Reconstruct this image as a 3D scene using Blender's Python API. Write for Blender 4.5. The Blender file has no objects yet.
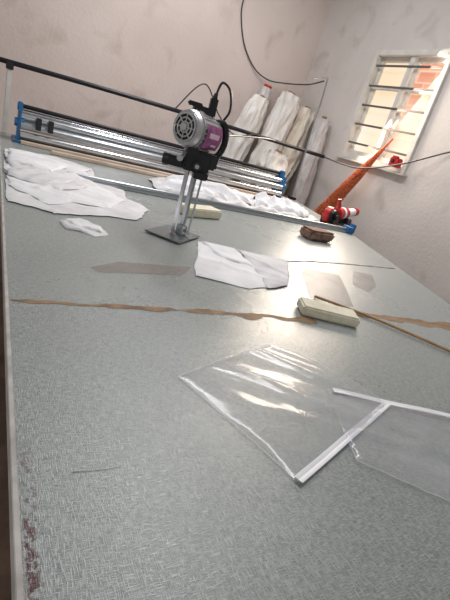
import bpy, bmesh, math, random
from mathutils import Vector, Matrix, noise
random.seed(4)
S=bpy.context.scene
S.view_settings.view_transform='Standard'
TZ=0.85
# ---------------------------------------------------------------- camera
Xc=Vector((750,54,430)).normalized();Yc=Vector((-229,-244,430)).normalized();Dc=Xc.cross(Yc)
if Dc.y<0: Dc=-Dc
# rows: world axes expressed in the lens frame (x right, y down, z forward)
def lens(v): return Vector((Xc.dot(v),Yc.dot(v),-Dc.dot(v)))
r=lens(Vector((1,0,0)));u=lens(Vector((0,-1,0)));f=lens(Vector((0,0,1)))
cd=bpy.data.cameras.new('camera');cam=bpy.data.objects.new('camera',cd);S.collection.objects.link(cam)
M=Matrix((r,u,-f)).transposed().to_4x4();M.translation=Vector((0,0,1.35));cam.matrix_world=M
cd.sensor_fit='VERTICAL';cd.sensor_height=36;cd.sensor_width=27;cd.lens=36*430/600;cd.clip_start=0.02
S.camera=cam

# ---------------------------------------------------------------- materials
def lin(c):
    return tuple(((x/255)/12.92 if x/255<=0.04045 else ((x/255+0.055)/1.055)**2.4) for x in c)+(1,)
def nodes(name):
    m=bpy.data.materials.new(name);m.use_nodes=True;nt=m.node_tree;return m,nt,nt.nodes['Principled BSDF']
def mat(name,c,rough=0.6,metal=0.0,c2=None,scale=8,bump=0,bscale=40,spec=0.5,alpha=1,detail=4,em=0,stretch=None,lo=.35,hi=.65,dist=0):
    m,nt,b=nodes(name);N=nt.nodes;L=nt.links
    tc=N.new('ShaderNodeTexCoord');vec=tc.outputs['Object']
    if stretch:
        mp=N.new('ShaderNodeMapping');mp.inputs['Scale'].default_value=stretch;L.new(vec,mp.inputs['Vector']);vec=mp.outputs[0]
    n=N.new('ShaderNodeTexNoise');n.inputs['Scale'].default_value=scale;n.inputs['Detail'].default_value=detail;L.new(vec,n.inputs['Vector'])
    r=N.new('ShaderNodeValToRGB');r.color_ramp.elements[0].position=lo;r.color_ramp.elements[1].position=hi
    r.color_ramp.elements[0].color=lin(c);r.color_ramp.elements[1].color=lin(c2 or tuple(min(255,x*1.07) for x in c))
    L.new(n.outputs['Fac'],r.inputs[0]);L.new(r.outputs[0],b.inputs['Base Color'])
    b.inputs['Roughness'].default_value=rough;b.inputs['Metallic'].default_value=metal
    b.inputs['Specular IOR Level'].default_value=spec
    b.inputs['Alpha'].default_value=alpha
    if em:
        L.new(r.outputs[0],b.inputs['Emission Color']);b.inputs['Emission Strength'].default_value=em
    if bump:
        n2=N.new('ShaderNodeTexNoise');n2.inputs['Scale'].default_value=bscale;n2.inputs['Detail'].default_value=5;n2.inputs['Distortion'].default_value=dist;L.new(vec,n2.inputs['Vector'])
        bp=N.new('ShaderNodeBump');bp.inputs['Strength'].default_value=bump;bp.inputs['Distance'].default_value=.01
        L.new(n2.outputs['Fac'],bp.inputs['Height']);L.new(bp.outputs[0],b.inputs['Normal'])
    return m
def table_mat():
    m,nt,b=nodes('embossed_vinyl');N=nt.nodes;L=nt.links
    tc=N.new('ShaderNodeTexCoord')
    def fib(sc,off,lo,hi):
        mp=N.new('ShaderNodeMapping');mp.inputs['Scale'].default_value=sc;mp.inputs['Location'].default_value=off
        L.new(tc.outputs['Object'],mp.inputs['Vector'])
        n=N.new('ShaderNodeTexNoise');n.inputs['Scale'].default_value=1;n.inputs['Detail'].default_value=2;n.inputs['Distortion'].default_value=.3
        L.new(mp.outputs[0],n.inputs['Vector'])
        r=N.new('ShaderNodeMapRange');r.inputs['From Min'].default_value=lo;r.inputs['From Max'].default_value=hi;L.new(n.outputs['Fac'],r.inputs['Value']);return r.outputs[0]
    a=fib((78,780,1),(0,0,0),.42,.67);c=fib((780,78,1),(3,5,0),.42,.67)
    mx=N.new('ShaderNodeMath');mx.operation='MAXIMUM';L.new(a,mx.inputs[0]);L.new(c,mx.inputs[1])
    big=N.new('ShaderNodeTexNoise');big.inputs['Scale'].default_value=2.2;big.inputs['Detail'].default_value=5;L.new(tc.outputs['Object'],big.inputs['Vector'])
    base=N.new('ShaderNodeValToRGB');base.color_ramp.elements[0].position=.3;base.color_ramp.elements[1].position=.7
    base.color_ramp.elements[0].color=lin((107,114,112));base.color_ramp.elements[1].color=lin((121,128,126));L.new(big.outputs['Fac'],base.inputs[0])
    mix=N.new('ShaderNodeMixRGB');L.new(mx.outputs[0],mix.inputs[0]);L.new(base.outputs[0],mix.inputs[1]);mix.inputs[2].default_value=lin((170,176,174))
    sp=N.new('ShaderNodeSeparateXYZ');L.new(tc.outputs['Object'],sp.inputs[0])
    def nzn(scale,det=4):
        st=N.new('ShaderNodeTexNoise');st.inputs['Scale'].default_value=scale;st.inputs['Detail'].default_value=det;L.new(tc.outputs['Object'],st.inputs['Vector']);return st.outputs['Fac']
    def rng(out,a0,a1,b0,b1):
        r=N.new('ShaderNodeMapRange');r.inputs[1].default_value=a0;r.inputs[2].default_value=a1;r.inputs[3].default_value=b0;r.inputs[4].default_value=b1;L.new(out,r.inputs[0]);return r.outputs[0]
    def op(o,p,q):
        k=N.new('ShaderNodeMath');k.operation=o;L.new(p,k.inputs[0])
        if isinstance(q,float): k.inputs[1].default_value=q
        else: L.new(q,k.inputs[1])
        return k.outputs[0]
    mask=op('MULTIPLY',rng(sp.outputs[0],.074,.084,1,0),rng(sp.outputs[1],.44,.56,1,0))
    mask=op('MULTIPLY',mask,rng(nzn(110,6),.47,.53,0,1));mask=op('MULTIPLY',mask,rng(nzn(25,2),.38,.46,0,1))
    mask=op('MULTIPLY',mask,rng(sp.outputs[0],.062,.066,0,1))
    mix2=N.new('ShaderNodeMixRGB');L.new(mask,mix2.inputs[0]);L.new(mix.outputs[0],mix2.inputs[1]);mix2.inputs[2].default_value=lin((84,50,50))
    sk=rng(nzn(160,1),.76,.78,0,.6);mix3=N.new('ShaderNodeMixRGB');L.new(sk,mix3.inputs[0]);L.new(mix2.outputs[0],mix3.inputs[1]);mix3.inputs[2].default_value=lin((70,70,66))
    L.new(mix3.outputs[0],b.inputs['Base Color'])
    L.new(rng(nzn(3,5),.3,.7,.25,.34),b.inputs['Roughness']);b.inputs['Specular IOR Level'].default_value=.65
    bp=N.new('ShaderNodeBump');bp.inputs['Strength'].default_value=.2;bp.inputs['Distance'].default_value=.001;L.new(mx.outputs[0],bp.inputs['Height']);L.new(bp.outputs[0],b.inputs['Normal'])
    return m
def film(name,alpha,c,rough=.12,bs=9,rz=0,st=(1,1,1),bstr=.5,thin=0,spec=1.0):
    m,nt,b=nodes(name);N=nt.nodes;L=nt.links
    b.inputs['Base Color'].default_value=lin(c);b.inputs['Roughness'].default_value=rough
    b.inputs['Specular IOR Level'].default_value=spec
    tc=N.new('ShaderNodeTexCoord');mp0=N.new('ShaderNodeMapping');mp0.inputs['Rotation'].default_value=(0,0,rz);L.new(tc.outputs['Object'],mp0.inputs[0])
    mp=N.new('ShaderNodeMapping');mp.inputs['Scale'].default_value=st;L.new(mp0.outputs[0],mp.inputs[0])
    n=N.new('ShaderNodeTexNoise');n.inputs['Scale'].default_value=bs;n.inputs['Detail'].default_value=2.5;n.inputs['Distortion'].default_value=.5
    L.new(mp.outputs[0],n.inputs['Vector'])
    r=N.new('ShaderNodeMapRange');r.inputs[1].default_value=.35;r.inputs[2].default_value=.7;r.inputs[3].default_value=alpha*.8;r.inputs[4].default_value=alpha*1.3
    L.new(n.outputs['Fac'],r.inputs[0]);L.new(r.outputs[0],b.inputs['Alpha'])
    bp=N.new('ShaderNodeBump');bp.inputs['Strength'].default_value=bstr;bp.inputs['Distance'].default_value=.01;L.new(n.outputs['Fac'],bp.inputs['Height']);L.new(bp.outputs[0],b.inputs['Normal'])
    return m
def plaster(name,c,c2,c3):
    m,nt,b=nodes(name);N=nt.nodes;L=nt.links;tc=N.new('ShaderNodeTexCoord')
    def nn(s,d,dist=0):
        n=N.new('ShaderNodeTexNoise');n.inputs['Scale'].default_value=s;n.inputs['Detail'].default_value=d;n.inputs['Distortion'].default_value=dist;L.new(tc.outputs['Object'],n.inputs['Vector']);return n.outputs['Fac']
    r=N.new('ShaderNodeValToRGB');r.color_ramp.elements[0].position=.35;r.color_ramp.elements[1].position=.65;r.color_ramp.elements[0].color=lin(c);r.color_ramp.elements[1].color=lin(c2);L.new(nn(1.3,6),r.inputs[0])
    k=N.new('ShaderNodeMapRange');k.inputs[1].default_value=.56;k.inputs[2].default_value=.72;k.inputs[4].default_value=.55;L.new(nn(3.5,9,.6),k.inputs[0])
    mx=N.new('ShaderNodeMixRGB');L.new(k.outputs[0],mx.inputs[0]);L.new(r.outputs[0],mx.inputs[1]);mx.inputs[2].default_value=lin(c3);L.new(mx.outputs[0],b.inputs['Base Color'])
    b.inputs['Roughness'].default_value=.9
    bp=N.new('ShaderNodeBump');bp.inputs['Strength'].default_value=.25;bp.inputs['Distance'].default_value=.01;L.new(nn(35,8),bp.inputs['Height']);L.new(bp.outputs[0],b.inputs['Normal'])
    return m
WALL=plaster('plaster_pinkish',(214,199,191),(224,211,204),(190,171,161))
WALLR=plaster('plaster_grey',(207,200,195),(219,212,207),(184,174,167))
FLOOR=mat('dusty_concrete',(92,76,66),.85,c2=(128,106,92),scale=6,bump=.3)
VINYL=table_mat()
TRIM=mat('worn_trim',(170,166,162),.5,c2=(200,196,192),scale=20)
WOOD=mat('raw_timber',(128,100,70),.7,c2=(150,120,88),scale=12,stretch=(1,8,8))
CLOTH=mat('white_cotton',(220,220,223),.85,c2=(234,234,236),scale=6,bump=.8,bscale=7,dist=1.6)
CLOTHG=mat('off_white_cotton',(204,203,205),.85,c2=(222,221,222),scale=9,bump=.8,bscale=9,dist=1.6)
CREAM=mat('cream_foam',(208,202,178),.8,c2=(224,219,200),scale=25,bump=.3,bscale=90)
PAPER=film('tissue_paper',.55,(160,150,142),.6,bs=6,bstr=.15,spec=.3)
TISSUE2=film('glassine_sheet',.62,(158,152,150),.42,bs=6,bstr=.15,spec=.4)
BAG=film('clear_polythene',.29,(222,226,228),.13,bs=5,rz=math.radians(10),st=(.5,2.6,1),bstr=.32)
BAG2=film('clear_polythene_thin',.29,(212,214,220),.14,bs=5,rz=math.radians(55),st=(.8,2.6,1),bstr=.45)
HEM=film('polythene_hem',.32,(226,230,232),.25,bs=20,bstr=.2)
ZIP=mat('white_plastic',(234,236,244),.4)
STEEL=mat('brushed_steel',(168,172,176),.28,.85,c2=(190,194,198),scale=10,stretch=(1,20,20))
ALU=mat('cast_aluminium',(186,184,186),.35,.6,c2=(206,204,206),scale=20)
STEELD=mat('dull_steel',(120,124,126),.4,.7)
CHROME=mat('chrome',(205,208,212),.22,1)
BLUE=mat('blue_enamel',(34,98,150),.4,c2=(50,120,172))
BLACK=mat('black_plastic',(24,24,28),.4)
BLACKM=mat('black_metal',(32,32,36),.35,.5)
JOINT=mat('dark_joint',(58,54,50),.7)
RED=mat('red_plastic',(178,34,36),.35)
PURPLE=mat('purple_label',(128,58,112),.35,c2=(168,96,146),scale=30)
PINK=mat('pink_mark',(222,190,208),.4)
KRAFT=mat('kraft_tape',(116,90,64),.7,c2=(156,126,94),scale=25)
BROWN=mat('brown_wrapped',(104,78,66),.8,c2=(150,120,104),scale=30,bump=.6,bscale=60)
BAMBOO=mat('bamboo',(148,118,80),.6,c2=(176,144,104),scale=20)
STRAW=mat('orange_straw',(176,80,44),.8,c2=(230,134,84),scale=60)
FRAME=mat('cream_window_paint',(206,203,196),.5,c2=(222,219,212),scale=10)
IRON=mat('grey_iron',(104,98,94),.5,.4)
def pane(name,c,c2,em,brick=False):
    m,nt,b=nodes(name);N=nt.nodes;L=nt.links;tc=N.new('ShaderNodeTexCoord')
    n=N.new('ShaderNodeTexNoise');n.inputs['Scale'].default_value=2;n.inputs['Detail'].default_value=1;L.new(tc.outputs['Object'],n.inputs['Vector'])
    r=N.new('ShaderNodeValToRGB');r.color_ramp.elements[0].position=.3;r.color_ramp.elements[1].position=.7;r.color_ramp.elements[0].color=lin(c);r.color_ramp.elements[1].color=lin(c2);L.new(n.outputs['Fac'],r.inputs[0]);out=r.outputs[0]
    if brick:
        sx=N.new('ShaderNodeSeparateXYZ');L.new(tc.outputs['Object'],sx.inputs[0]);cb=N.new('ShaderNodeCombineXYZ');L.new(sx.outputs[1],cb.inputs[0]);L.new(sx.outputs[2],cb.inputs[1])
        bt=N.new('ShaderNodeTexBrick');bt.inputs['Scale'].default_value=2.6;bt.inputs['Mortar Size'].default_value=.03;bt.inputs['Mortar Smooth'].default_value=1
        bt.inputs['Color1'].default_value=lin((220,118,84));bt.inputs['Color2'].default_value=lin((238,150,114));bt.inputs['Mortar'].default_value=lin((250,204,178));L.new(cb.outputs[0],bt.inputs['Vector'])
        hr=N.new('ShaderNodeMapRange');hr.inputs[1].default_value=.35;hr.inputs[2].default_value=.75;hr.inputs[3].default_value=.2;hr.inputs[4].default_value=.85;L.new(sx.outputs[2],hr.inputs[0])
        mx=N.new('ShaderNodeMixRGB');L.new(hr.outputs[0],mx.inputs[0]);L.new(out,mx.inputs[1]);L.new(bt.outputs['Color'],mx.inputs[2]);out=mx.outputs[0]
    L.new(out,b.inputs['Emission Color']);b.inputs['Base Color'].default_value=lin((120,110,100));b.inputs['Roughness'].default_value=.5;b.inputs['Emission Strength'].default_value=em;return m
PANE1=pane('frosted_pane_warm',(250,224,188),(255,244,224),.92)
PANE2=pane('frosted_pane_pink',(248,206,174),(255,232,210),.90,True)
ROLLW=mat('roll_white',(220,215,209),.45,c2=(236,232,226),scale=5,bump=1,bscale=7,dist=1)
ROLLC=mat('roll_cream',(212,201,185),.45,c2=(230,221,206),scale=5,bump=1,bscale=7,dist=1)
ROLLG=mat('roll_grey_film',(190,186,184),.3,c2=(224,220,218),scale=6,bump=1,bscale=8,dist=1)
GREYW=mat('grey_cable',(64,60,62),.5)
BEIGE=mat('beige_board',(196,176,158),.6,c2=(212,194,178),scale=8)

# ---------------------------------------------------------------- mesh helpers
def finish(bm,name,m,smooth=True,parent=None,loc=(0,0,0),rot=(0,0,0)):
    me=bpy.data.meshes.new(name);bmesh.ops.recalc_face_normals(bm,faces=bm.faces);bm.to_mesh(me);bm.free()
    ms=m if isinstance(m,(list,tuple)) else [m]
    for k in ms: me.materials.append(k)
    if smooth:
        for p in me.polygons: p.use_smooth=True
        try: me.set_sharp_from_angle(angle=math.radians(40))
        except Exception: pass
    o=bpy.data.objects.new(name,me);S.collection.objects.link(o);o.location=loc;o.rotation_euler=rot
    if parent: o.parent=parent
    return o
def tag(o,label,cat,**k):
    o['label']=label;o['category']=cat
    for a,b in k.items(): o[a]=b
    return o
def empty(name,loc,rz,label,cat):
    e=bpy.data.objects.new(name,None);e.empty_display_size=.1;S.collection.objects.link(e);e.location=loc;e.rotation_euler=(0,0,rz);return tag(e,label,cat)
def bbox(bm,c,s,rz=0,bev=0,mi=0,rot=None):
    t=bmesh.new();bmesh.ops.create_cube(t,size=1)
    R=(rot or Matrix.Rotation(rz,4,'Z'))
    for v in t.verts: v.co=Vector((v.co.x*s[0],v.co.y*s[1],v.co.z*s[2]))
    if bev: bmesh.ops.bevel(t,geom=t.edges[:],offset=bev,segments=2,affect='EDGES')
    for v in t.verts: v.co=(R@v.co)+Vector(c)
    for f in t.faces: f.material_index=mi
    me=bpy.data.meshes.new('t');t.to_mesh(me);t.free();bm.from_mesh(me);bpy.data.meshes.remove(me)
def bcyl(bm,p0,p1,r0,r1=None,seg=24,mi=0,bev=0):
    p0=Vector(p0);p1=Vector(p1);r1=r0 if r1 is None else r1
    t=bmesh.new();bmesh.ops.create_cone(t,cap_ends=True,segments=seg,radius1=r0,radius2=r1,depth=(p1-p0).length)
    if bev: bmesh.ops.bevel(t,geom=[e for e in t.edges if len(e.link_faces)==2 and max(len(f.verts) for f in e.link_faces)>4],offset=bev,segments=2,affect='EDGES')
    q=(p1-p0).to_track_quat('Z','Y').to_matrix().to_4x4();q.translation=(p0+p1)/2
    for v in t.verts: v.co=q@v.co
    for f in t.faces: f.material_index=mi
    me=bpy.data.meshes.new('t');t.to_mesh(me);t.free();bm.from_mesh(me);bpy.data.meshes.remove(me)
def smoothpts(P,n=10):
    P=[Vector(p) for p in P];out=[]
    for i in range(len(P)-1):
        a=P[max(0,i-1)];b=P[i];c=P[i+1];d=P[min(len(P)-1,i+2)]
        for k in range(n):
            t=k/n;out.append(.5*((2*b)+(c-a)*t+(2*a-5*b+4*c-d)*t*t+(3*b-a-3*c+d)*t**3))
    out.append(P[-1]);return out
def btube(bm,P,r,seg=8,mi=0,smooth=True):
    P=smoothpts(P) if smooth else [Vector(p) for p in P];rings=[];up=Vector((.123,.2,.97))
    for i,p in enumerate(P):
        d=(P[min(i+1,len(P)-1)]-P[max(0,i-1)]).normalized();a=d.cross(up)
        if a.length<1e-3:a=d.cross(Vector((1,0,0)))
        a.normalize();b=d.cross(a)
        rr=r[min(i,len(r)-1)] if isinstance(r,list) else r
        rings.append([bm.verts.new(p+a*math.cos(q*2*math.pi/seg)*rr+b*math.sin(q*2*math.pi/seg)*rr) for q in range(seg)])
    for A,B in zip(rings,rings[1:]):
        for q in range(seg):
            f=bm.faces.new((A[q],A[(q+1)%seg],B[(q+1)%seg],B[q]));f.material_index=mi
    bm.faces.new(rings[0]).material_index=mi;bm.faces.new(rings[-1][::-1]).material_index=mi
def box(name,m,c,s,parent=None,rz=0,bev=.003,rot=None):
    bm=bmesh.new();bbox(bm,c,s,rz,bev,rot=rot);return finish(bm,name,m,parent=parent)
def cyl(name,m,p0,p1,r,parent=None,r1=None,bev=0,seg=24):
    bm=bmesh.new();bcyl(bm,p0,p1,r,r1,bev=bev,seg=seg);return finish(bm,name,m,parent=parent)
def tube(name,m,P,r,parent=None,seg=8):
    bm=bmesh.new();btube(bm,P,r,seg);return finish(bm,name,m,parent=parent)
def nz(x,y,z=0): return noise.noise(Vector((x,y,z)))
def cloth(name,m,outline,thick,amp,freq,seed=0,K=26,rag=.02,per=28,edge=.004,parent=None,power=3,ang=0,an=(1,1),ridges=(),oct2=.25,base=0,blift=1):
    """a sheet lying on the table; heights are above the table top (base lifts upper layers of a stack)"""
    P=[Vector((a,b,0)) for a,b in outline];n=len(P);rim=[]
    for i in range(n):
        a=P[i];b=P[(i+1)%n]
        for k in range(per):
            p=a.lerp(b,k/per);o=nz(p.x*7+seed,p.y*7,seed)*rag+nz(p.x*26+seed,p.y*26,seed)*rag*.35
            d=(b-a).normalized();rim.append(p+Vector((d.y,-d.x,0))*o)
    c=sum(rim,Vector())/len(rim);bm=bmesh.new();rings=[];ca,sa=math.cos(ang),math.sin(ang)
    def Hh(x,y,t):
        e=1-t**power
        X=(x*ca+y*sa)*an[0]*freq;Y=(-x*sa+y*ca)*an[1]*freq
        w=abs(nz(X+seed,Y,seed));w2=abs(nz(X*2.2+seed,Y*2.2,seed+4))
        h=thick*e+(amp*(1-2.2*w)+amp*oct2*(1-2*w2))*(.3+.7*e)
        for (x0,y0,x1,y1,hh,ww) in ridges:
            A=Vector((x0,y0));B=Vector((x1,y1));q=Vector((x,y));tt=max(0,min(1,(q-A).dot(B-A)/(B-A).length_squared));dd=(q-A.lerp(B,tt)).length
            h+=hh*math.exp(-(dd/ww)**2)
        return max(h,0.0)+edge+base*(1-t**10*.9*blift)
    for k in range(1,K+1):
        t=(k/K)**.8;rings.append([bm.verts.new(((p.x-c.x)*t,(p.y-c.y)*t,Hh(c.x+(p.x-c.x)*t,c.y+(p.y-c.y)*t,t))) for p in rim])
    cv=bm.verts.new((0,0,Hh(c.x,c.y,0)))
    N=len(rim)
    for q in range(N): bm.faces.new((cv,rings[0][q],rings[0][(q+1)%N]))
    for A,B in zip(rings,rings[1:]):
        for q in range(N): bm.faces.new((A[q],B[q],B[(q+1)%N],A[(q+1)%N]))
    if parent:
        o=finish(bm,name,m,parent=parent,loc=(c.x-parent.location.x,c.y-parent.location.y,0))
    else: o=finish(bm,name,m,loc=(c.x,c.y,TZ))
    return o

# ---------------------------------------------------------------- room shell
XW=3.25;YW=4.85;H=3.6
def st(o): o['kind']='structure';return o
st(box('floor',FLOOR,(0.9,1.4,-.05),(6.2,8.4,.1),bev=0))
st(box('wall_back',WALL,(0.7,YW+.06,H/2),(5.3,.12,H),bev=0))
wy0,wy1,wz0,wz1=2.87,3.79,1.40,2.42
bm=bmesh.new()
bbox(bm,(XW+.06,(-2.8+wy0)/2,H/2),(.12,wy0+2.8,H));bbox(bm,(XW+.06,(wy1+YW)/2,H/2),(.12,YW-wy1,H))
bbox(bm,(XW+.06,(wy0+wy1)/2,wz0/2),(.12,wy1-wy0,wz0));bbox(bm,(XW+.06,(wy0+wy1)/2,(wz1+H)/2),(.12,wy1-wy0,H-wz1))
st(finish(bm,'wall_right',WALLR,smooth=False))
win=bpy.data.objects.new('window_1',None);S.collection.objects.link(win);win.location=(XW,(wy0+wy1)/2,wz0);st(win)
win['label']='pale-painted window with frosted glowing panes and iron security bars'
W=wy1-wy0-.004;HH=wz1-wz0-.004
bm=bmesh.new();t=.05
for (c,s) in [((.01,-W/2+t/2,HH/2),(.08,t,HH)),((.01,W/2-t/2,HH/2),(.08,t,HH)),((.01,0,t/2),(.08,W-2*t,t)),((.01,0,HH-t/2),(.08,W-2*t,t)),((.025,-.02,HH/2),(.06,.055,HH-2*t))]:
    bbox(bm,c,s,0,.004)
finish(bm,'window_frame',FRAME,parent=win)
bm=bmesh.new()
for (a,b) in [(-W/2+t,-.0475),(.0075,W/2-t)]:
    for c,s in [((.05,a+.02,HH/2),(.03,.04,HH-2*t)),((.05,b-.02,HH/2),(.03,.04,HH-2*t)),((.05,(a+b)/2,t+.02),(.03,b-a-.08,.04)),((.05,(a+b)/2,HH-t-.02),(.03,b-a-.08,.04)),((.05,(a+b)/2,HH*.68),(.03,b-a-.08,.025))]:
        bbox(bm,c,s,0,.002)
finish(bm,'sash',FRAME,parent=win)
box('window_pane',PANE2,(.065,(-W/2+t-.045)/2,HH/2),(.006,W/2-t-.045,HH-2*t),win,bev=0)
box('window_pane',PANE1,(.065,(W/2-t+.005)/2,HH/2),(.006,W/2-t-.005,HH-2*t),win,bev=0)
for i in range(5):
    z=HH*(i+.85)/5.6
    box('window_bar',IRON,(-.008,0,z),(.012,W-2*t-.002,.018),win,bev=.002)
box('window_sill',FRAME,(-.03,0,-.012),(.06,W+.06,.022),win,bev=.005)

# ---------------------------------------------------------------- cutting table
tb=empty('cutting_table',(0,0,0),0,'large cutting table covered in grey-green embossed vinyl with worn edges','table')
poly=[(.06,-.7),(1.65,-.7),(2.08,1.25),(2.57,2.55),(2.85,3.85),(.06,3.85)]
def slab(name,poly,z0,z1,m,parent):
    bm=bmesh.new();a=[bm.verts.new((x,y,z0)) for x,y in poly];b=[bm.verts.new((x,y,z1)) for x,y in poly]
    bm.faces.new(a[::-1]);bm.faces.new(b);n=len(poly)
    for i in range(n): bm.faces.new((a[i],a[(i+1)%n],b[(i+1)%n],b[i]))
    return finish(bm,name,m,smooth=False,parent=parent)
slab('vinyl_cover',poly,TZ-.003,TZ,VINYL,tb)
slab('table_top',poly,TZ-.04,TZ-.0031,TRIM,tb)
bm=bmesh.new();bbox(bm,(.057,1.57,TZ-.018),(.008,4.54,.04),0,.001);finish(bm,'edge_strip',TRIM,parent=tb)
slab('apron',[(.16,-.6),(1.5,-.6),(2.0,1.2),(2.45,2.55),(2.7,3.75),(.16,3.75)],TZ-.16,TZ-.041,WOOD,tb)
for x,y in [(.22,-.5),(.22,1.2),(.22,2.6),(.22,3.65),(1.45,-.5),(1.85,1.2),(2.3,2.6),(2.6,3.65)]:
    box('leg',WOOD,(x,y,(TZ-.16)/2),(.08,.08,TZ-.16),tb)
box('shelf_board',WOOD,(1.0,1.5,.2),(1.3,3.9,.03),tb)
def strip(name,m,P,w0,w1,parent,seed,z=TZ+.0008,rg=.7,fr=14):
    P=smoothpts([(a,b,0) for a,b in P],60);bm=bmesh.new();L=[]
    for i,p in enumerate(P):
        d=(P[min(i+1,len(P)-1)]-P[max(0,i-1)]).normalized();n=Vector((-d.y,d.x,0));t=i/(len(P)-1)
        w=(w0+(w1-w0)*t)
        a=w*max(.05,.5+rg*nz(p.x*fr,seed,1)+rg*.3*nz(p.x*fr*4,seed,2));b_=w*max(.05,.5+rg*nz(p.x*fr*1.2,seed,7)+rg*.3*nz(p.x*fr*5,seed,5))
        L.append((bm.verts.new(p+n*a+Vector((0,0,z))),bm.verts.new(p-n*b_+Vector((0,0,z)))))
    for (a,b),(c,d) in zip(L,L[1:]): bm.faces.new((a,b,d,c))
    return finish(bm,name,m,parent=parent,smooth=False)
strip('seam_tape',KRAFT,[(.065,1.005),(.3,1.0),(.6,.998),(.98,.975)],.010,.034,tb,1,rg=.9,fr=11)
strip('seam_tape',KRAFT,[(1.12,1.10),(1.28,1.05),(1.45,1.02),(1.65,1.0),(1.98,.98)],.03,.075,tb,5,rg=.7,fr=7)
strip('seam_joint',JOINT,[(.94,1.49),(1.2,1.56),(1.53,1.65),(2.2,1.73)],.009,.016,tb,8,rg=.5)
strip('scratch',BLACKM,[(.13,.465),(.165,.462),(.2,.463)],.0012,.0006,tb,8)

# ---------------------------------------------------------------- cutting track on the table
rl=empty('cutting_track',(.4,2.56,TZ+.001),0,'long steel cutting track with blue end bracket across the table','rail')
bm=bmesh.new();bbox(bm,(1.08,0,.018),(2.2,.022,.006),0,.001);bbox(bm,(1.08,0,.008),(2.2,.05,.012),0,.002);bcyl(bm,(-.02,.0,.028),(2.18,0,.028),.010,seg=12)
finish(bm,'rail_bar',STEEL,parent=rl)
bm=bmesh.new();bbox(bm,(2.13,.0,.025),(.05,.09,.05),0,.004);bbox(bm,(2.17,0,.04),(.02,.06,.07),0,.004)
finish(bm,'end_bracket',BLUE,parent=rl)

# ---------------------------------------------------------------- roller frame
rf=empty('roller_stand',(.17,3.6,TZ+.001),0,'steel cloth roller stand with blue end plates','fabric roller')
Lr=2.3
for x in (0,Lr):
    bm=bmesh.new();bbox(bm,(x,0,.11),(.018,.18,.21),0,.004);bbox(bm,(x,.0,.232),(.035,.06,.06),0,.006);bbox(bm,(x,0,.008),(.07,.26,.014),0,.003)
    bcyl(bm,(x-.03,-.06,.13),(x+.03,-.06,.13),.028,seg=16)
    finish(bm,'end_plate',BLUE,parent=rf)
for (y,z,rr,m) in [(.02,.235,.015,BLACKM),(.04,.195,.022,CHROME),(-.04,.172,.024,CHROME),(.05,.115,.026,STEELD),(-.07,.115,.026,STEEL),(-.085,.055,.024,CHROME)]:
    cyl('roller',m,(.01,y,z),(Lr-.01,y,z),rr,rf,seg=32)
box('base_board',BEIGE,(Lr/2,-.14,.012),(Lr-.03,.05,.022),rf)
box('tray',STEELD,(Lr/2,.03,.012),(Lr-.03,.13,.02),rf)
for x in (.12,.2):
    box('clamp_block',BLACK,(x,-.1,.15),(.035,.05,.08),rf)
box('timber_batten',BEIGE,(1.15,-.30,.012),(1.9,.045,.022),rf)

# overhead power rod with stands
pr=empty('power_rail',(.09,3.82,TZ+.001),0,'long black overhead rod on a thin white post','rail')
tube('rod',BLACKM,[(-.14,0,.485),(.8,0,.5),(1.8,0,.5),(2.97,0,.49)],.018,pr)
box('post',FRAME,(.0,0,.22),(.034,.025,.44),pr,bev=.004)
box('post_clamp',BLACK,(.0,0,.47),(.05,.04,.06),pr,bev=.004)
pole=empty('wire_pole',(2.79,3.76,TZ+.001),0,'thin pale metal pole with hooked top at the table corner','pole')
tube('pole_shaft',STEEL,[(0,0,0),(-.02,0,.5),(-.04,0,1.1),(-.07,0,1.16),(-.2,0,1.12)],.008,pole)
box('pole_foot',BLACKM,(0,0,.012),(.07,.07,.024),pole,bev=.003)

# ---------------------------------------------------------------- straight-knife cloth cutter
mc=empty('cloth_cutting_machine',(.735,1.745,TZ+.0005),math.radians(-23),'straight-knife cloth cutting machine with round motor on steel column','cutting machine')
bm=bmesh.new()
q=math.radians(66)
bbox(bm,(0,0,.008),(.22,.17,.006),q,.002)
for a in (-1,1):
    for b_ in (-1,1):
        p=Matrix.Rotation(q,3,'Z')@Vector((a*.085,b_*.06,0));bcyl(bm,(p.x-.01,p.y,.005),(p.x+.01,p.y,.005),.005,seg=10)
finish(bm,'base_plate',STEELD,parent=mc)
bm=bmesh.new()
bbox(bm,(.03,.012,.16),(.012,.03,.31),q*0.5,.002);bbox(bm,(.03,.012,.03),(.03,.05,.05),q*0.5,.003)
finish(bm,'standard',STEEL,parent=mc)
bm=bmesh.new();bbox(bm,(-.004,-.006,.165),(.006,.028,.30),q*.5,.001);finish(bm,'knife',CHROME,parent=mc)
bm=bmesh.new();bcyl(bm,(.062,-.01,.03),(.062,-.01,.3),.0045,seg=10);bbox(bm,(.062,-.01,.03),(.012,.03,.012),0,.002);finish(bm,'presser_rod',STEEL,parent=mc)
bm=bmesh.new()
bbox(bm,(.02,0,.335),(.11,.09,.085),.2,.008);bbox(bm,(-.06,-.02,.315),(.09,.045,.042),.2,.008);bcyl(bm,(-.115,-.02,.315),(-.085,-.02,.315),.027,seg=18,bev=.004)
bbox(bm,(.085,0,.345),(.05,.035,.06),0,.008);bcyl(bm,(.03,-.07,.32),(.03,-.04,.32),.018,seg=16);bbox(bm,(.05,-.03,.285),(.06,.05,.03),.2,.004)
bbox(bm,(.0,-.05,.37),(.05,.02,.03),.2,.004)
finish(bm,'sharpener_housing',BLACK,parent=mc)
cyl('adjusting_knob',STEEL,(-.045,-.075,.335),(-.045,-.035,.335),.013,mc,seg=16,bev=.002)
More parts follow.
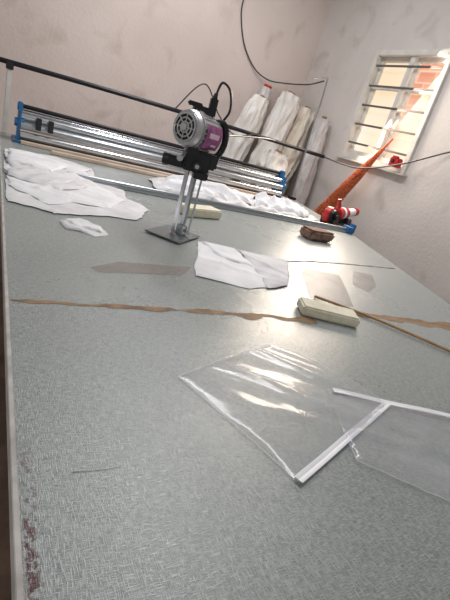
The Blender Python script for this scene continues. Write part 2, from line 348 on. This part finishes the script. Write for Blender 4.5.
cyl('adjusting_knob',STEEL,(.03,-.08,.32),(.03,-.07,.32),.009,mc,seg=12)
MS=1.1
ax=Vector((-.62,-.78,.04)).normalized();mcn=Vector((-.008,0,.449));R=ax.to_track_quat('Z','Y').to_matrix()
bm=bmesh.new();bcyl(bm,mcn-ax*.085,mcn+ax*.045,.068*MS,seg=36,bev=.006)
for k in range(24):
    a=k/24*2*math.pi
    o=R@Vector((math.cos(a)*.069*MS,math.sin(a)*.069*MS,0));bcyl(bm,mcn-ax*.07+o,mcn+ax*.03+o,.003,seg=6)
finish(bm,'motor_body',ALU,parent=mc)
bm=bmesh.new();bcyl(bm,mcn+ax*.045,mcn+ax*.07,.068*MS,.060*MS,seg=36,bev=.004);finish(bm,'front_cap',ALU,parent=mc)
cyl('rear_cap',BLACK,mcn-ax*.11,mcn-ax*.085,.05,mc,.072,seg=36)
cyl('fan_opening',BLACK,mcn+ax*.0695,mcn+ax*.0715,.054,mc,seg=36)
bm=bmesh.new()
for rr in (.02,.036,.052):
    pts=[mcn+ax*.075+R@Vector((math.cos(a/24*2*math.pi)*rr,math.sin(a/24*2*math.pi)*rr,0)) for a in range(25)]
    btube(bm,pts,.0035,6,smooth=False)
for a in range(8):
    w=R@Vector((math.cos(a*math.pi/4)*.054,math.sin(a*math.pi/4)*.054,0));btube(bm,[mcn+ax*.075,mcn+ax*.075+w],.0028,6,smooth=False)
bcyl(bm,mcn+ax*.07,mcn+ax*.082,.014,seg=16)
finish(bm,'fan_grille',ALU,parent=mc)
side=Vector((ax.y*-1,ax.x,0)).normalized();upv=Vector((0,0,1))
side=side if side.x>0 else -side
def patch(name,a0,a1,t0,t1,rad,m):
    bm=bmesh.new();rows=[];n=12
    for k in range(n+1):
        a=math.radians(a0+(a1-a0)*k/n);dd=side*math.cos(a)+upv*math.sin(a)
        rows.append((bm.verts.new(mcn+ax*t0+dd*rad),bm.verts.new(mcn+ax*t1+dd*rad)))
    for (a,b),(c,d) in zip(rows,rows[1:]): bm.faces.new((a,b,d,c))
    return finish(bm,name,m,parent=mc)
patch('motor_label',-42,26,-.075,.03,.0748*MS,PURPLE)
patch('label_mark',-8,6,-.055,.01,.0754*MS,PINK)
patch('label_mark',-30,-24,-.055,-.02,.0754*MS,PINK)
bm=bmesh.new();bbox(bm,(.005,.01,.53),(.09,.05,.03),.2,.006);bbox(bm,(.035,.015,.555),(.03,.035,.07),.2,.006);bcyl(bm,(.035,.015,.58),(.037,.015,.605),.012,.008,seg=14)
bbox(bm,(-.035,.01,.545),(.06,.018,.018),.2,.004)
finish(bm,'terminal_box',BLACK,parent=mc)
tube('handle',BLACKM,[(.06,.03,.50),(.10,.04,.50),(.12,.04,.44),(.107,.04,.38),(.07,.02,.35)],.014,mc)
tube('power_cord',BLACK,[(.037,.015,.6),(.05,.03,.65),(.09,.06,.63),(.11,.1,.56),(.09,.12,.50),(.11,.2,.46),(.2,.5,.47),(.45,1.1,.50),(.62,1.85,.50)],.005,mc)

# ---------------------------------------------------------------- fabrics and papers
wf=empty('white_fabric',(.35,2.4,TZ),0,'stack of crumpled flat white fabric sheets beside the roller stand','fabric')
cloth('fabric_sheet',CLOTHG,[(.10,3.15),(.075,2.5),(.07,1.86),(.16,1.84),(.24,1.78),(.38,1.86),(.60,1.90),(.74,2.12),(.66,2.3),(.69,2.5),(.55,2.6),(.60,3.0),(.4,3.2)],.003,.005,6,3,rag=.022,ang=.6,an=(.5,1.6),parent=wf,power=24)
cloth('fabric_sheet',CLOTH,[(.09,3.05),(.08,2.12),(.22,1.90),(.33,1.99),(.50,1.99),(.62,2.22),(.50,2.6),(.56,2.9),(.3,3.05)],.003,.005,6,17,rag=.024,ang=-.5,an=(.6,1.8),parent=wf,power=24,base=.009,blift=.2,ridges=[(.2,2.1,.45,2.5,.008,.018),(.12,2.7,.5,2.8,.008,.025)])
cloth('fabric_sheet',CLOTHG,[(.09,2.8),(.085,2.28),(.3,2.14),(.52,2.40),(.44,2.70),(.2,2.82)],.003,.006,7,29,rag=.022,ang=.9,an=(.6,1.8),parent=wf,power=24,base=.018,blift=.2,ridges=[(.15,2.4,.42,2.55,.009,.018)])
cloth('fabric_sheet',CLOTH,[(.10,2.95),(.09,2.6),(.3,2.5),(.40,2.75),(.28,2.95)],.003,.007,7,37,rag=.02,ang=.2,an=(.6,1.8),parent=wf,power=24,base=.028,blift=.2)
wf=empty('white_fabric',(1.6,2.9,TZ),0,'rumpled white fabric heap lying behind the cutting track','fabric')
cloth('fabric_sheet',CLOTHG,[(.95,2.69),(1.25,2.66),(1.55,2.69),(1.9,2.66),(2.2,2.68),(2.42,2.8),(2.35,3.1),(1.9,3.2),(1.4,3.23),(1.02,3.1)],.012,.03,5,11,rag=.02,ang=.3,an=(.7,1.8),parent=wf,power=12,ridges=[(1.2,2.85,1.6,3.0,.03,.05)])
cloth('fabric_sheet',CLOTH,[(1.02,2.8),(1.2,2.71),(1.4,2.73),(1.75,2.8),(1.8,3.05),(1.45,3.2),(1.15,3.1)],.012,.03,7,23,rag=.03,ang=-.4,an=(.7,1.8),parent=wf,base=.03,power=12,blift=.5,ridges=[(1.1,3.0,1.5,2.85,.035,.04)])
cloth('fabric_sheet',CLOTH,[(1.75,2.75),(1.95,2.70),(2.2,2.71),(2.34,2.85),(2.25,3.05),(1.9,3.1)],.012,.03,7,31,rag=.03,ang=.9,an=(.7,1.8),parent=wf,base=.03,power=12,blift=.5,ridges=[(1.85,2.95,2.2,2.8,.04,.04)])
wf=empty('fabric_scrap',(.33,1.66,TZ),0,'small folded scrap of white fabric','fabric')
cloth('scrap_layer',CLOTHG,[(.25,1.71),(.34,1.76),(.40,1.70),(.42,1.61),(.36,1.57),(.31,1.61),(.26,1.62)],.006,.004,10,5,rag=.004,edge=.001,an=(.6,1.6),ang=.5,parent=wf,power=14)
cloth('scrap_layer',CLOTH,[(.26,1.71),(.33,1.745),(.40,1.66),(.39,1.61),(.30,1.645)],.004,.004,10,9,rag=.004,edge=.001,an=(.6,1.6),ang=.5,parent=wf,power=14,base=.010,blift=.3)
wf=empty('folded_cloth',(.95,1.45,TZ),0,'folded white cloth lying flat near the cutting machine','fabric')
cloth('cloth_layer',CLOTH,[(.84,1.70),(1.04,1.63),(1.02,1.45),(1.0,1.24),(.84,1.20),(.65,1.27)],.002,.005,6,8,rag=.010,edge=.002,parent=wf,power=16,an=(.5,1.6),ang=.8,ridges=[(.70,1.52,.98,1.30,.005,.018)])
cloth('cloth_layer',CLOTHG,[(1.02,1.645),(1.26,1.58),(1.18,1.44),(1.06,1.26),(.93,1.215),(.98,1.42)],.002,.005,6,14,rag=.010,edge=.002,parent=wf,power=16,base=.005,blift=.4,an=(.5,1.6),ang=-.3,ridges=[(.98,1.6,1.12,1.36,.006,.016)])
cloth('cloth_flap',CLOTH,[(.85,1.69),(1.0,1.64),(.98,1.42),(.86,1.50)],.002,.004,6,19,rag=.006,edge=.002,parent=wf,power=14,base=.008,blift=.4)
tag(cloth('tissue_sheet',PAPER,[(.29,1.26),(.40,1.335),(.67,1.36),(.63,1.3),(.60,1.27),(.31,1.225)],.001,.001,5,2,rag=.002,edge=.0012,K=10),'translucent brown tissue paper sheet','paper')
tag(cloth('tissue_sheet',TISSUE2,[(1.27,1.46),(1.33,1.52),(1.52,1.48),(1.42,1.32),(1.28,1.11),(1.10,1.17)],.001,.001,6,6,rag=.002,edge=.0012,K=12),'translucent grey glassine sheet beside the folded cloth','paper')
tag(cloth('tissue_sheet',TISSUE2,[(1.7,1.57),(1.82,1.55),(1.68,1.38),(1.54,1.29),(1.51,1.37)],.001,.001,6,9,rag=.002,edge=.0012,K=8),'small translucent scrap of glassine paper','paper')

# plastic bags
def bag(name,m,outline,strips,label,seed,z0,ridges,an,ang,hems):
    e=empty(name,(0,0,TZ),0,label,'plastic bag')
    cloth('bag_film',m,outline,.003,.005,4.5,seed,rag=.0006,edge=z0,K=30,parent=e,power=22,ridges=ridges,an=an,ang=ang,oct2=.2)
    def ribbon(nm,a,b,w,mt,hh,dz):
        a=Vector(a);b=Vector(b);bm=bmesh.new();n=(b-a).normalized();n=Vector((-n.y,n.x));rows=[]
        for k in range(21):
            p=a.lerp(b,k/20);h=z0+hh+.001*math.sin(k*.6+seed)
            rows.append([bm.verts.new((p.x+n.x*w*s,p.y+n.y*w*s,h+z_)) for s,z_ in ((-.5,0),(-.45,dz),(-.06,dz),(0,dz*.3),(.06,dz),(.45,dz),(.5,0))])
        for A,B in zip(rows,rows[1:]):
            for i in range(6): bm.faces.new((A[i],A[i+1],B[i+1],B[i]))
        finish(bm,nm,mt,parent=e)
    for (a,b,w) in strips: ribbon('zip_strip',a,b,w,ZIP,.005,.0008)
    for i,j in hems:
        ribbon('hem',outline[i],outline[j],.0035,HEM,.0035,.0003)
bag('plastic_bag',BAG,[(.375,.685),(.52,.75),(.695,.82),(.80,.735),(.885,.545),(.68,.46),(.483,.375)],[((.48,.380),(.878,.547),.018)],'clear plastic zip bag with white closing strip',2,.001,
    [(.50,.72,.74,.48,.006,.02),(.62,.78,.84,.54,.006,.018)],(.6,2.0),math.radians(-45),[(0,1),(1,2),(2,3),(3,4),(6,0)])
bag('plastic_bag',BAG2,[(.735,.62),(.9,.548),(1.15,.43),(1.0,.2),(.78,.26),(.72,.315),(.635,.40),(.68,.5)],[((.745,.605),(1.15,.43),.018)],'clear plastic zip bag overlapping another bag',7,.003,
    [(.72,.45,.95,.33,.006,.02),(.8,.5,.9,.3,.005,.015),(.9,.5,1.05,.32,.005,.015)],(.6,2.0),math.radians(30),[(4,5),(5,6),(6,7)])

# ---------------------------------------------------------------- blocks, stick
def chunk(name,m,c,s,rz,label,cat,j=.004,seed=0,cuts=5,bev=.006):
    bm=bmesh.new();bmesh.ops.create_cube(bm,size=1)
    for v in bm.verts: v.co=Vector((v.co.x*s[0],v.co.y*s[1],v.co.z*s[2]))
    bmesh.ops.bevel(bm,geom=bm.edges[:],offset=bev,segments=2,affect='EDGES')
    bmesh.ops.subdivide_edges(bm,edges=bm.edges[:],cuts=cuts,use_grid_fill=True)
    for v in bm.verts:
        p=v.co*14;v.co+=Vector((nz(p.x,p.y,p.z+seed),nz(p.x+9,p.y,p.z+seed),nz(p.x,p.y+9,p.z+seed)*.4))*j
    mz=min(v.co.z for v in bm.verts)
    o=finish(bm,name,m,loc=(c[0],c[1],TZ-mz+.001),rot=(0,0,rz));return tag(o,label,cat)
chunk('foam_block',CREAM,(1.055,1.01),(.21,.09,.035),math.radians(-23),'cream foam block on the taped seam','foam block',seed=2)
chunk('foam_block',CREAM,(1.06,2.22),(.26,.11,.05),math.radians(18),'cream foam block behind the cutting machine','foam block',seed=5)
chunk('wrapped_brick',BROWN,(1.87,2.14),(.21,.13,.065),math.radians(5),'brown brick weight wrapped in tape','brick',j=.012,seed=7,bev=.014)
bm=bmesh.new();btube(bm,[(1.12,1.17,TZ+.008),(1.3,.985,TZ+.009),(1.48,.72,TZ+.009),(1.62,.50,TZ+.008)],.0055,10)
tag(finish(bm,'bamboo_stick',BAMBOO),'thin tan bamboo stick lying on the table','stick')

# ---------------------------------------------------------------- red cutter head
rc=empty('end_cutter',(2.60,2.80,TZ+.001),math.radians(20),'small red end-cutter with black wheel and pale grip','cutting tool');rc.scale=(1.25,1.25,1.25)
bm=bmesh.new();bbox(bm,(0,0,.012),(.26,.1,.022),0,.004);bcyl(bm,(-.1,-.05,.03),(-.1,.05,.03),.028,seg=18);bcyl(bm,(.1,-.05,.03),(.1,.05,.03),.028,seg=18);finish(bm,'carriage',BLACK,parent=rc)
bm=bmesh.new();bcyl(bm,(-.04,0,.075),(.1,0,.085),.042,.036,seg=22,bev=.006);bcyl(bm,(-.11,-.02,.06),(-.11,.03,.06),.055,seg=24,bev=.006);finish(bm,'motor',RED,parent=rc)
bm=bmesh.new();bcyl(bm,(-.11,-.04,.06),(-.11,-.02,.06),.045,seg=24);bcyl(bm,(-.11,-.06,.06),(-.11,-.035,.06),.018,seg=16);finish(bm,'wheel',BLACKM,parent=rc)
bm=bmesh.new();bcyl(bm,(.1,0,.085),(.2,0,.10),.03,.026,seg=18,bev=.005);finish(bm,'grip',ZIP,parent=rc)
cyl('lever',RED,(-.02,0,.11),(-.04,.01,.17),.014,rc,.012,seg=12)
cyl('motor_band',ZIP,(.02,0,.0795),(.045,0,.081),.0405,rc,seg=22)
bm=bmesh.new();bcyl(bm,(.2,0,.1),(.24,0,.104),.029,seg=18,bev=.004);finish(bm,'grip_cap',RED,parent=rc)

# ---------------------------------------------------------------- fabric rolls standing in the corner
def roll(p0,p1,r,m,label,capm=None,seed=0,band=False,bulge=0,bt=.5,wr=.12):
    e=empty('fabric_roll',p0,0,label,'fabric roll');b=Vector(p1)-Vector(p0)
    bm=bmesh.new();K=80;seg=56;q=b.to_track_quat('Z','Y').to_matrix();rings=[]
    for k in range(K+1):
        t=k/K;rings.append([])
        for s in range(seg):
            an=s/seg*2*math.pi;cx,sx=math.cos(an),math.sin(an)
            rr=r*(1+.16*nz(cx*1.2+seed,sx*1.2,t*3+seed)-wr*1.6*abs(nz(cx*2+seed+t*3,sx*2,t*7+seed))+.10*nz(cx*5,sx*5+t*5,t*14+seed))
            rr*=1+bulge*math.exp(-((t-bt)/.16)**2)
            if t>.97: rr*=.88
            if band and abs(t-.72)<.03: rr*=.86
            rings[-1].append(bm.verts.new(b*t+q@Vector((cx*rr,sx*rr,0))))
    for A,B in zip(rings,rings[1:]):
        for s in range(seg): bm.faces.new((A[s],A[(s+1)%seg],B[(s+1)%seg],B[s]))
    for R_ in (rings[0],rings[-1]):
        c=bm.verts.new(sum((v.co for v in R_),Vector())/seg)
        for s in range(seg): bm.faces.new((c,R_[s],R_[(s+1)%seg]))
    finish(bm,'roll_body',m,parent=e)
    n=b.normalized()
    cyl('core_tube',capm or KRAFT,b-n*.02,b+n*.03,r*(.6 if capm else .3),e,seg=18)
    if band:
        bm=bmesh.new();pts=[b*.72+q@Vector((math.cos(a_/20*2*math.pi)*r*.93,math.sin(a_/20*2*math.pi)*r*.93,0)) for a_ in range(21)];btube(bm,pts,.008,6,smooth=False);finish(bm,'tie_string',BLACK,parent=e)
    e['group']='fabric rolls in the corner'
roll((2.05,4.42,0),(2.55,4.54,1.72),.12,ROLLW,'white wrapped fabric roll leaning in the corner',seed=1,wr=.25,bulge=.15,bt=.75)
roll((2.38,4.74,0),(2.70,4.75,1.86),.08,ROLLG,'thin fabric roll with red end cap',RED,6)
roll((2.46,4.28,0),(2.86,4.46,1.84),.13,ROLLW,'white fabric roll leaning in the corner',seed=2,bulge=.3,wr=.25)
roll((2.86,4.66,0),(2.99,4.70,1.88),.11,ROLLC,'cream fabric roll tied with black string',seed=3,band=True,bulge=.1,wr=.2)
roll((2.80,4.24,0),(3.09,4.42,1.76),.115,ROLLC,'cream fabric roll with creased wrapping',seed=8,bulge=.2,bt=.7,wr=.25)
roll((3.08,4.00,0),(3.13,4.12,1.70),.09,ROLLG,'grey plastic-wrapped fabric roll beside the wall',seed=4,wr=.25)
roll((2.42,3.98,0),(2.64,4.04,1.24),.13,ROLLW,'short bulging roll in loose clear plastic wrapping',seed=12,bulge=.35,bt=.78,wr=.35)

# ---------------------------------------------------------------- broom
bb=Vector((2.92,3.72,0));br=empty('straw_broom',bb,0,'orange straw broom leaning against the wall','broom')
top=Vector((3.19,3.12,1.66))-bb;bot=Vector((.0,-.02,.35))
cyl('handle',STRAW,top*.86+bot*.14,top,.014,br,.009,seg=12)
bm=bmesh.new()
for k in range(260):
    a=random.random()*2*math.pi;rr=math.sqrt(random.random());o=Vector((math.cos(a)*rr,math.sin(a)*rr,0))
    ln=random.uniform(0,.35)
    p0=top*.93+bot*.07+o*.012;p1=top*.5+bot*.5+o*.06+Vector((0,0,random.uniform(-.03,.03)));p2=bot.lerp(p1,ln*.3)+o*.10+Vector((0,0,random.uniform(-.1,.1)))
    pm=p0.lerp(p1,.5)+o*.008+Vector((random.uniform(-.008,.008),random.uniform(-.008,.008),0))
    btube(bm,[p0,pm,p1,p2],.0028,4,smooth=False)
for k in range(60):
    a=random.random()*2*math.pi;o=Vector((math.cos(a),math.sin(a),0));t=random.uniform(.45,.8)
    p=top*t+bot*(1-t)+o*.03;btube(bm,[p,p+o*.02+Vector((-.01,.06,-.10)),p+o*.04+Vector((-.02,.10,-.20))],.0022,4,smooth=False)
finish(bm,'bristles',STRAW,parent=br,smooth=False)
bm=bmesh.new();t=.86;bcyl(bm,top*t+bot*(1-t),top*(t-.02)+bot*(1-t+.02),.026,seg=16)
finish(bm,'binding',RED,parent=br)

sb=empty('switch_box',(3.17,2.96,1.47),0,'small red switch box on the window sill','switch')
bm=bmesh.new();bbox(bm,(0,0,0.0),(.06,.11,.08),0,.008);bbox(bm,(-.02,0,.045),(.03,.06,.02),0,.004);finish(bm,'switch_body',RED,parent=sb)
box('switch_button',BLACK,(-.035,.01,.01),(.012,.03,.03),sb,bev=.003)
def wire(P,r,label,m=GREYW):
    bm=bmesh.new();btube(bm,P,r,6);tag(finish(bm,'electric_wire',m),label,'wire')
wire([(2.17,4.8,2.62),(2.2,4.835,2.45),(2.32,4.835,2.2),(2.5,4.82,2.02),(2.68,4.78,1.95),(2.84,4.7,1.96),(2.9,4.3,1.98),(2.74,3.8,1.99)],.007,'dark wire hanging down the back wall')
wire([(3.06,3.82,1.34),(3.0,3.5,1.33),(3.02,3.2,1.34),(3.1,2.85,1.46),(3.225,2.5,1.66),(3.225,2.2,1.76)],.007,'dark wire running from the rod along the wall')
wire([(1.35,3.79,1.37),(1.55,3.78,1.62),(1.75,3.78,1.42),(1.95,3.78,1.30),(2.2,3.79,1.37)],.006,'thin wire looped over the overhead rod')

# ---------------------------------------------------------------- light
w=bpy.data.worlds.new('world');S.world=w;w.use_nodes=True;bg=w.node_tree.nodes['Background'];bg.inputs[0].default_value=(1,.985,.97,1);bg.inputs[1].default_value=.26
def area(name,loc,tgt,sz,e,c):
    l=bpy.data.lights.new(name,'AREA');l.energy=e;l.size=sz[0];l.shape='RECTANGLE';l.size_y=sz[1];l.color=c
    o=bpy.data.objects.new(name,l);S.collection.objects.link(o);o.location=loc
    o.rotation_euler=(Vector(tgt)-Vector(loc)).to_track_quat('-Z','Y').to_euler() if tgt else (0,0,0)
area('window_daylight',(XW-.12,3.33,1.95),(1.2,1.2,.85),(.85,.95),44,(1,.86,.72))
area('ceiling_skylight',(1.4,2.75,3.35),None,(.35,2.9),60,(.99,.98,1))
area('rear_fill',(-1.4,-.6,2.2),(2.0,3.6,1.0),(1.4,1.8),15,(1,.95,.92))  # added soft fill for assumed daylight behind the camera, lifts the walls
